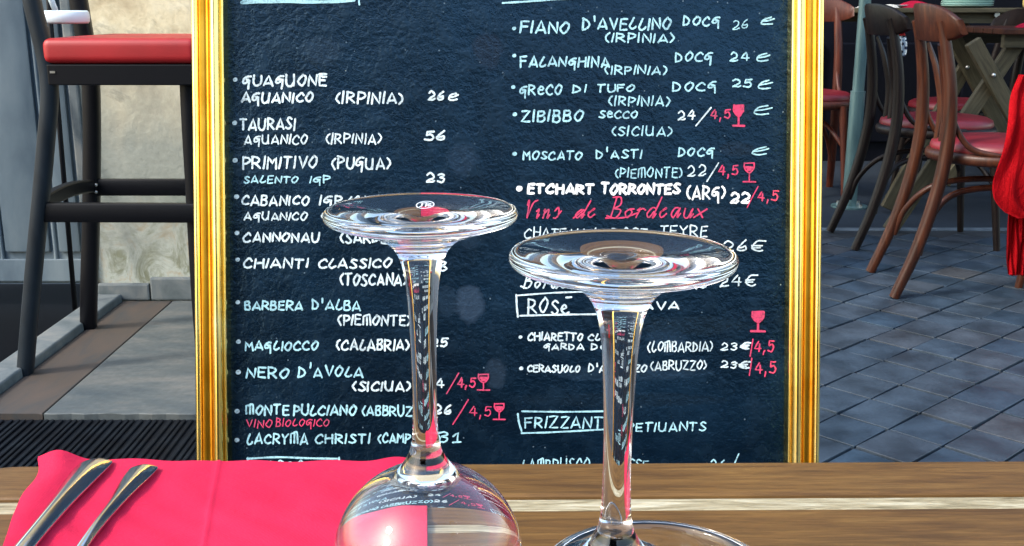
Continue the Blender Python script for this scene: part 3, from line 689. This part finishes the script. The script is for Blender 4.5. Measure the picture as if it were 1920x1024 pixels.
# cutlery
steel = mat('polished_steel', (.62,.62,.63), .13, 1)
bump(steel, noise(steel, coords(steel, (1,1,1)), 40, 3), .03, .0005)
def cutlery(name, label, cat, a, b, prof, head):
    A = Vector(a); Bv = Vector(b); d = (Bv-A); L = d.length; ang = math.atan2(d.y, d.x)
    t = thing(name, (A.x, A.y, TZ+.0045), label, cat, rot=(0, 0, ang))
    bm = bmesh.new(); rings = []
    S = spline([(s, w, h) for s, w, h in prof], 6)
    for s in S:
        x, w, h = s
        ring = []
        for k in range(20):
            th_ = 2*math.pi*k/20; cy = math.cos(th_); sz = math.sin(th_)
            # ridged top: raised centre spine with a shallow flute either side
            zz = sz*h*(1 if sz < 0 else (1+.25*math.cos(3*th_-math.pi*1.5)))
            ring.append(bm.verts.new((x, cy*w, h*.9+zz)))
        rings.append(ring)
    for q1, q2 in zip(rings, rings[1:]):
        for k in range(20): bm.faces.new((q1[k], q1[(k+1)%20], q2[(k+1)%20], q2[k]))
    bm.faces.new(rings[0]); bm.faces.new(rings[-1])
    obj('handle', bm, steel, t, True)
    if head == 'knife':
        pts = [(.140,-.006),(.16,-.010),(.19,-.0105),(.215,-.008),(.230,.002),(.233,.008),(.18,.0085),(.14,.0055)]
        prism('blade', pts, .001, .0026, steel, t, .0008)
    else:
        prism('head', [(.118,-.004),(.132,-.012),(.150,-.013),(.150,.013),(.132,.012),(.118,.004)], .001, .0032, steel, t, .0008)
        for k in range(4):
            y_ = -.0105+k*.007; prism('tine', [(.1505,y_-.0018),(.195,y_-.0012),(.198,y_),(.195,y_+.0012),(.1505,y_+.0018)], .001, .0030, steel, t, .0006)
    return t
kp = onz(188, 879, TZ); kq = onz(70, 1024, TZ)
hp = [(0,.0030,.0010),(.0012,.0078,.0018),(.004,.0102,.0022),(.010,.0107,.0027),(.022,.0104,.0034),(.040,.0092,.0038),(.065,.0074,.0040),(.10,.0062,.0040),(.140,.0058,.0036),(.146,.0038,.002)]
cutlery('knife', 'polished steel knife handle, left and broader of the two on the napkin', 'knife', kp, kq, hp, 'knife')
kp = onz(276, 889, TZ); kq = onz(172, 1024, TZ)
hp2 = [(0,.0030,.0009),(.0012,.0070,.0015),(.004,.0090,.0019),(.010,.0092,.0022),(.020,.0086,.0026),(.038,.0066,.0029),(.060,.0048,.0030),(.09,.0036,.0030),(.122,.0036,.0020)]
cutlery('fork', 'slimmer polished steel fork handle, right of the knife on the napkin', 'fork', kp, kq, hp2, 'fork')

# ================================================================== GLASSES
glass = mat('clear_crystal', (1,1,1), .0, 0, Transmission_Weight=1.0, IOR=1.5)
def catm(pts, n=5): return [(max(0, p.x), p.y) for p in spline([(a, b, 0) for a, b in pts], n)]
def wine_profile():
    outer = [(0,.2197),(.015,.2198),(.030,.2201),(.0345,.2204),(.0364,.2203),(.0374,.2194),(.0377,.2180),(.0372,.2165),(.0355,.2154),(.031,.2140),(.022,.2111),(.0146,.2078),(.0105,.2036),(.0082,.1985),(.0068,.1915),(.0058,.180),(.0051,.162),(.0049,.146),(.0051,.132),(.0056,.124),(.0066,.1195),(.0082,.1160),(.0100,.1132),(.0122,.1102)]
    outer = catm(outer, 5)
    for k in range(1, 26):
        a = R(72-72*k/25); outer.append((.0398*math.cos(a), .072+.0398*math.sin(a)))
    outer += catm([(.0398,.072),(.0392,.055),(.0372,.032),(.0340,.010),(.0324,.0006)], 6)[1:]
    outer += [(.0320,.0000),(.0315,.0006)]
    inner = catm([(.0315,.0006),(.0331,.010),(.0362,.032),(.0381,.055),(.0386,.072)], 6)[1:]
    for k in range(1, 28):
        a = R(90*k/27); inner.append((.0386*math.cos(a), .072+.0355*math.sin(a)))
    inner[-1] = (0, inner[-1][1])
    return outer+inner
wp_ = wine_profile()
g1 = lathe('wine_glass', wp_, glass, None, 128); g1.location = (-.0354, .4074, TZ+.0032)
tag(g1, 'upside-down wine glass left, on the napkin edge with etched emblem on foot', 'wine glass', 'upturned wine glasses on the table')
g2 = g1.copy(); COL.objects.link(g2); g2.location = (.0366, .344, TZ+.0008); g2.rotation_euler.z = .7
tag(g2, 'upside-down wine glass right and nearer, standing on bare brown wood', 'wine glass', 'upturned wine glasses on the table')
# etched emblem on the foot of the left glass
em = mat('etched_frost', (.85,.9,.95), .5)
bm = bmesh.new()
def etch(pts, w=.0005):
    global bm
    Q = [Vector(p) for p in pts]
    for i in range(len(Q)-1):
        t = (Q[i+1]-Q[i]).normalized(); nn_ = Vector((-t.y, t.x, 0))*w/2
        bm.faces.new([bm.verts.new(v) for v in (Q[i]+nn_, Q[i]-nn_, Q[i+1]-nn_, Q[i+1]+nn_)])
etch([(.0036*math.cos(a), .0078*math.sin(a)/2.2, 0) for a in [2*math.pi*k/28 for k in range(29)]], .0004)
etch([(-.0022,.0018,0),(-.0004,.0018,0)]); etch([(-.0013,.0018,0),(-.0013,-.0012,0),(-.0020,-.0018,0)]); etch([(-.0004,.0018,0.00001),(.0012,.0018,.00001)]); etch([(.0004,.0016,0),(.0004,-.0018,0)])
etch([(.0024,.0010,0),(.0016,.0012,0),(.0012,0,0),(.0016,-.0014,0),(.0025,-.0010,0),(.0025,-.0002,0),(.0018,-.0002,0)])
eo = obj('etched_emblem', bm, em, g1); eo.location = (.001, .009, .2201); eo.scale = (.95, 2.2, 1)
# glass ashtray
ash = lathe('glass_ashtray', catm([(0,.0),(.03,.0),(.048,.0008),(.0535,.004),(.0560,.015),(.0572,.030),(.0572,.038),(.0560,.0418),(.0535,.043),(.0508,.0415),(.0492,.036),(.0478,.022),(.045,.013),(.038,.0095),(.02,.0088),(0,.0086)], 5), glass, None, 128)
ash.location = (.0666+.002, .446, TZ+.0006); tag(ash, 'round clear glass ashtray behind the foot of the right wine glass', 'ashtray')

# ================================================================== BISTRO CHAIRS
def make_chair(name, label, wmat, group='bentwood bistro chairs on the terrace'):
    """bentwood chair facing +x, seat centre over the origin"""
    t = thing(name, (0,0,0), label, 'chair', group)
    for s in (-1, 1):
        pts = spline([(-.330, s*.175, .0), (-.272, s*.170, .16), (-.226, s*.165, .34), (-.206, s*.162, .50), (-.212, s*.158, .66), (-.236, s*.148, .80), (-.256, s*.142, .872)], 6)
        bm = bmesh.new(); add_tube(bm, pts, [.0170+.0050*math.sin(math.pi*min(1, i/(len(pts)-1)*1.1)) for i in range(len(pts))], 10); obj('leg', bm, wmat, t, True, 60)
        pts = spline([(.215, s*.180, .0), (.190, s*.168, .22), (.165, s*.150, .445)], 6)
        bm = bmesh.new(); add_tube(bm, pts, [.013+.006*i/(len(pts)-1) for i in range(len(pts))], 10); obj('leg', bm, wmat, t, True, 60)
        # bent brace from back post to seat ring
        pts = spline([(-.205, s*.155, .62), (-.185, s*.158, .55), (-.135, s*.168, .485), (-.05, s*.195, .465), (.04, s*.205, .462)], 6)
        bm = bmesh.new(); add_tube(bm, pts, .0095, 8); obj('brace', bm, wmat, t, True, 60)
        # fan slats
        pts = spline([(-.192, s*.028, .46), (-.186, s*.026, .60), (-.208, s*.038, .72), (-.232, s*.066, .80)], 6)
        bm = bmesh.new(); add_tube(bm, pts, [.007+.004*math.sin(math.pi*i/(len(pts)-1)) for i in range(len(pts))], 8, sx=1.6, up=(1,0,0)); obj('slat', bm, wmat, t, True, 60)
    # curved top rail: a bent slab
    bm = bmesh.new(); n = 22; secs = []
    for i in range(n+1):
        a = -1+2*i/n; y_ = a*.215; x_ = -.275+.060*a*a*(1 if abs(a) < .98 else 1.02); hh = .058*(1-abs(a)**4*.62); zc = .868-.012*a*a
        secs.append([bm.verts.new((x_+dx*.011+dz*-.010, y_, zc+dz*hh)) for dx, dz in ((-1,-.85),(-.6,-1),(.6,-1),(1,-.85),(1,.85),(.6,1),(-.6,1),(-1,.85))])
    for q1, q2 in zip(secs, secs[1:]):
        for k in range(8): bm.faces.new((q1[k], q1[(k+1)%8], q2[(k+1)%8], q2[k]))
    bm.faces.new(secs[0]); bm.faces.new(secs[-1]); obj('top_rail', bm, wmat, t, True, 50)
    def ring(r, z, k=1.0): return [(r*k*(1.02*math.cos(a)) , r*k*math.sin(a)*(1-.08*math.cos(a)*-1), z) for a in [2*math.pi*i/40 for i in range(40)]]
    bm = bmesh.new(); add_tube(bm, [Vector(p) for p in ring(.205, .448)], .019, 10, True, sx=.8); obj('seat_ring', bm, wmat, t, True)
    bm = bmesh.new(); prev = None
    for k, z in ((.955,.450),(1.0,.462),(1.005,.475),(.985,.488),(.90,.498),(.70,.503),(.35,.505)):
        r_ = [bm.verts.new(p) for p in ring(.205, z, k)]
        if prev:
            for i in range(40): bm.faces.new((prev[i], prev[(i+1)%40], r_[(i+1)%40], r_[i]))
        else: bm.faces.new(r_[::-1])
        prev = r_
    bm.faces.new(prev); obj('seat', bm, M['red_seat'], t, True, 60)
    # hoop stretcher under the seat
    bm = bmesh.new(); pts = spline([(-.262,-.165,.14),(-.235,-.14,.24),(-.16,-.10,.325),(-.02,-.09,.352),(.12,-.11,.335),(.178,-.165,.26)], 6); add_tube(bm, pts, .0105, 8); obj('hoop', bm, wmat, t, True, 60)
    bm = bmesh.new(); pts = spline([(-.262,.165,.14),(-.235,.14,.24),(-.16,.10,.325),(-.02,.09,.352),(.12,.11,.335),(.178,.165,.26)], 6); add_tube(bm, pts, .0105, 8); obj('hoop', bm, wmat, t, True, 60)
    return t
def dup(root, label, wmat=None):
    r = root.copy(); COL.objects.link(r); r['label'] = label
    for ch in list(root.children):
        c = ch.copy(); COL.objects.link(c); c.parent = r
        if wmat and ch.name.split('.')[0] != 'seat':
            c.material_slots[0].link = 'OBJECT'; c.material_slots[0].material = wmat
    return r
def put(o, x, y, deg, s=1.0, z=0): o.location = (x, y, z); o.rotation_euler = (0, 0, R(deg)); o.scale = (s, s, s); return o
c1 = put(make_chair('bistro_chair', 'brown bentwood chair with red seat, nearest of the terrace chairs', M['chair_wood']), 1.585, 3.475, -6)
c2 = put(dup(c1, 'dark brown bentwood chair standing behind the nearest one, beside the pole', M['chair_dark']), 1.66, 4.20, -1)
c3 = put(dup(c1, 'reddish-brown bentwood chair at the board edge, left of the pole', M['chair_red']), 1.45, 5.32, -100, 1.06, -.02)
c4 = put(dup(c1, 'dark bentwood chair seen between pole and brown chair, turned sideways', M['chair_dark']), 2.12, 5.15, 175, 1, -.02)
c5 = put(dup(c1, 'brown bentwood chair cut by the right picture edge with red coat on it', M['chair_wood']), 1.93, 3.30, 185)

# ---- parasol pole
pb = mat('pale_blue_metal', (.22,.36,.38), .35, .3); setc(pb, ramp(pb, noise(pb, coords(pb, (1,1,.2)), 20), [(.3,(.055,.11,.12)),(.7,(.12,.21,.22))]))
pp_ = onz(1592, 388, -.02); pole = thing('parasol_pole', pp_, 'pale blue-green metal pole rising between the reddish and dark chairs', 'pole')
bm = bmesh.new(); add_tube(bm, [(0,0,.008),(0,0,.55)], .034, 20); obj('lower_tube', bm, pb, pole, True, 50)
bm = bmesh.new(); add_tube(bm, [(0,0,.52),(0,0,2.6)], .027, 20); obj('upper_tube', bm, pb, pole, True, 50)
bm = bmesh.new(); add_tube(bm, [(0,0,0),(0,0,.008)], .085, 24); obj('base_plate', bm, pb, pole, True, 50)
for k in range(4):
    bm = bmesh.new(); add_tube(bm, [(.065*math.cos(k*1.57+.6), .065*math.sin(k*1.57+.6), .008), (.065*math.cos(k*1.57+.6), .065*math.sin(k*1.57+.6), .022)], .008, 8); obj('bolt', bm, M['steel'], pole)

# ---- trestle tables
def board_between(name, a, b, w, th_, mt, parent, off):
    a = Vector(a)-off; b = Vector(b)-off; d = b-a; bm = bmesh.new()
    rot = d.to_track_quat('X', 'Y').to_matrix()
    add_box(bm, (0,0,0), (d.length, w, th_), bev=.002, seg=1)
    o = obj(name, bm, mt, parent); o.location = (a+b)/2; o.rotation_euler = rot.to_euler(); return o
def trestle(name, label, x0, x1, y0, y1, z, crosses, topmat):
    o0_ = Vector(((x0+x1)/2, (y0+y1)/2, 0)); t = thing(name, o0_, label, 'table', 'wooden trestle tables on the terrace')
    ns = max(4, int((y1-y0)/.085)); sw = (y1-y0)/ns
    for k in range(ns): box('slat', (x0-o0_.x, y0-o0_.y+k*sw, z-.022), (x1-o0_.x, y0-o0_.y+(k+1)*sw-.006, z), topmat, t, .003)
    for yy in (y0+.06, y1-.06):
        box('rail', (x0-o0_.x+.03, yy-o0_.y-.015, z-.075), (x1-o0_.x-.03, yy-o0_.y+.015, z-.0225), M['trestle'], t, .002)
    for (xa, xb, yy) in crosses:
        for i, (p, q) in enumerate((((xa, yy, .0), (xb, yy, z-.05)), ((xb, yy+.034, .0), (xa, yy+.034, z-.05)))):
            a_, b_2 = Vector(p)-o0_, Vector(q)-o0_; d = b_2-a_; bm = bmesh.new()
            add_box(bm, (0,0,0), (d.length, .03, .058), bev=.003, seg=1)
            o = obj('cross_leg', bm, M['trestle'], t); o.location = (a_+b_2)/2; o.rotation_euler = (0, -math.atan2(d.z, d.x), 0)
        bm = bmesh.new(); bmesh.ops.create_uvsphere(bm, u_segments=10, v_segments=6, radius=.011); o = obj('bolt', bm, M['steel'], t, True)
        o.location = Vector(((xa+xb)/2, yy-.016, (z-.05)/2))-o0_
    return t
t1 = trestle('trestle_table', 'nearer wooden trestle table with crossed legs at the upper right edge', 1.93, 3.0, 4.30, 4.95, .83, [], M['chair_wood'])
# its visible crossed legs, placed on the real uprights
def xleg(t, o_, p1, p2, p3, p4, y_):
    for i, (p, q) in enumerate(((p1, p2), (p3, p4))):
        a_ = ony(*p, y_+.034*i); b_2 = ony(*q, y_+.034*i); d0 = (b_2-a_)
        ka = (.0-a_.z)/d0.z; kb = (.78-a_.z)/d0.z; A_ = a_+d0*ka; B_ = a_+d0*kb
        d = B_-A_; bm = bmesh.new(); add_box(bm, (0,0,0), (d.length, .03, .062), bev=.003, seg=1)
        o = obj('cross_leg', bm, M['trestle'], t); o.location = (A_+B_)/2-o_; o.rotation_euler = (0, -math.atan2(d.z, d.x), 0)
    # bolt where they cross
xo = Vector(t1.location)
xleg(t1, xo, (1822,75), (1893,205), (1893,100), (1832,190), 4.36)
xleg(t1, xo, (1798,90), (1838,168), (1832,85), (1785,170), 4.86)
for px, py, yy in ((1863,141,4.335),(1814,126,4.84)):
    bm = bmesh.new(); bmesh.ops.create_uvsphere(bm, u_segments=10, v_segments=6, radius=.009); o = obj('bolt', bm, M['steel'], t1, True); o.location = ony(px,py,yy)-xo
t2 = trestle('trestle_table', 'farther wooden trestle table laid with plates behind the terrace chairs', 1.75, 3.6, 5.55, 6.2, .905, [(2.3,2.9,5.62),(3.0,3.5,5.62)], M['trestle'])
bm = bmesh.new(); add_tube(bm, [(0,0,0),(0,-.012,0)], .014, 12); o = obj('bolt', bm, M['steel'], t2); o.location = ony(1868,28,5.58)-Vector(t2.location)

# tableware on the far and near tables
china = mat('white_china', (.78,.80,.80), .2); teal = mat('pale_teal_glaze', (.35,.55,.52), .25)
def plates(x, y, z, n, r, mt, label):
    t = thing('plate_stack', (x, y, z), label, 'plates')
    for k in range(n):
        o = lathe('plate', catm([(0,0),(r*.6,0),(r*.95,.010),(r,.014),(r*.98,.0155),(r*.6,.005),(0,.004)], 3), mt, t, 32); o.location = (0, 0, .0005+k*.009)
plates(2.42, 5.85, .905, 4, .13, teal, 'stack of pale teal plates on the farther trestle table')
plates(1.95, 5.72, .905, 1, .12, china, 'white plate at the left end of the farther trestle table')
def cloth_lump(name, label, cat, x, y, z, sx, sy, hgt_, mt, seed):
    r_ = random.Random(seed); bm = bmesh.new(); nx = 18; ph = [r_.uniform(0, 6) for _ in range(4)]
    V = [[bm.verts.new((sx*(i/nx-.5), sy*(j/nx-.5), (hgt_*(.35+.65*abs(math.sin(3.1*i/nx+ph[0])*math.cos(2.3*j/nx+ph[1]))))*(math.sin(math.pi*i/nx)*math.sin(math.pi*j/nx))**.4+.001)) for j in range(nx+1)] for i in range(nx+1)]
    for i in range(nx):
        for j in range(nx): bm.faces.new((V[i][j], V[i+1][j], V[i+1][j+1], V[i][j+1]))
    bmesh.ops.solidify(bm, geom=bm.faces[:], thickness=.001)
    o = obj(name, bm, mt, None, True); o.location = (x, y, z); return tag(o, label, cat)
cloth_lump('napkin', 'folded red napkin on the nearer trestle table at right edge', 'napkin', 2.16, 4.42, .831, .20, .16, .07, nm, 2)
cloth_lump('napkin', 'pinkish napkin beside the white plate on the farther table', 'napkin', 2.1, 5.66, .906, .22, .12, .04, nm, 5)
pp2 = mat('cream_paper', (.75,.73,.68), .7)
cloth_lump('napkin', 'cream paper napkin lying at left on the farther trestle table', 'napkin', 1.86, 5.60, .906, .20, .10, .03, pp2, 8)
ol = mat('yellow_ceramic', (.45,.36,.12), .4)
o = lathe('yellow_pot', catm([(0,0),(.05,0),(.06,.03),(.055,.08),(.05,.085),(.046,.08),(.05,.03),(.04,.008),(0,.006)], 3), ol, None, 32); o.location = (2.72, 5.72, .906); tag(o, 'small yellow pot right of the plates on the farther table', 'pot')
# dotted cloth hanging from the far table
dc = mat('dotted_cotton', (.8,.85,.9), .8)
vv = coords(dc, (38,38,38), rot=(0, R(45), 0)); fr = N(dc, 'ShaderNodeVectorMath', operation='FRACTION'); LK(dc, vv, fr.inputs[0])
sb = N(dc, 'ShaderNodeVectorMath', operation='SUBTRACT'); LK(dc, fr.outputs[0], sb.inputs[0]); sb.inputs[1].default_value = (.5,.5,.5)
sx_ = N(dc, 'ShaderNodeSeparateXYZ'); LK(dc, sb.outputs[0], sx_.inputs[0])
rr = mth(dc, 'SQRT', mth(dc, 'ADD', mth(dc, 'MULTIPLY', sx_.outputs[0], sx_.outputs[0]), mth(dc, 'MULTIPLY', sx_.outputs[2], sx_.outputs[2])))
setc(dc, ramp(dc, rr, [(.0,(.02,.04,.10)),(.27,(.02,.04,.10)),(.30,(.70,.82,.90))], 'LINEAR'))
def hang(name, label, cat, pix, y_, mt, depth=.03, parent=None):
    """hanging cloth: outline in photo columns/rows at distance y_, folded in depth"""
    rows = pix; bm = bmesh.new(); nx = 16; V = []
    c0 = ony(rows[0][0], rows[0][2], y_)
    for (xa, xb, py) in rows:
        V.append([bm.verts.new(ony(xa+(xb-xa)*i/nx, py, y_)-c0+Vector((0, depth*(math.sin(i*2.3+py*.012)+.5*math.sin(i*.9+py*.04)), 0))) for i in range(nx+1)])
    for a, b in zip(V, V[1:]):
        for i in range(nx): bm.faces.new((a[i], a[i+1], b[i+1], b[i]))
    bmesh.ops.solidify(bm, geom=bm.faces[:], thickness=.004)
    bmesh.ops.subdivide_edges(bm, edges=bm.edges[:], cuts=1, use_grid_fill=True)
    o = obj(name, bm, mt, parent, True)
    if parent is None: o.location = c0; tag(o, label, cat)
    return o
hang('dotted_cloth', 'blue and white dotted cloth hanging below the farther table', 'cloth', [(1672,1698,68),(1672,1700,76),(1673,1701,88),(1675,1700,98),(1680,1696,105)], 5.30, dc, .01)
hang('red_cloth', 'small red cloth right above the dotted cloth between dark chairs', 'cloth', [(1672,1690,56),(1674,1696,62),(1676,1698,67)], 5.32, M['red_vinyl'], .006)
rc = mat('red_cotton', (.62,.008,.012), .75); setc(rc, ramp(rc, noise(rc, coords(rc, (3,3,1)), 6), [(.3,(.40,.003,.007)),(.7,(.54,.005,.012))])); BS(rc).inputs['Specular IOR Level'].default_value = .1; bump(rc, mth(rc, 'ADD', noise(rc, coords(rc), 200), mth(rc, 'MULTIPLY', noise(rc, coords(rc, (1,1,.25)), 28, 4, .6, 1), 5)), .6, .004)
coat = thing('red_coat', (1.62, 3.05, 0), 'bright red coat hanging over the chair at the right picture edge', 'coat')
def coatpart(name, pix, y_, depth):
    rows = []; S = spline([(a, b, c_) for a, b, c_ in pix], 5)
    o = hang(name, None, None, [(s[0], s[1], s[2]) for s in S], y_, rc, depth, coat); c0 = ony(S[0][0], S[0][2], y_); o.location = c0-Vector((1.62, 3.05, 0)); o.name = name
coatpart('body', [(1912,2010,140),(1898,2030,180),(1891,2040,230),(1880,2046,276),(1869,2050,312),(1860,2050,345),(1863,2050,374),(1879,2050,395),(1892,2048,402),(1906,2046,409)], 3.12, .009)
coatpart('sleeve', [(1890,1940,380),(1887,1938,420),(1888,1936,460),(1889,1932,490),(1891,1928,516)], 3.16, .012)
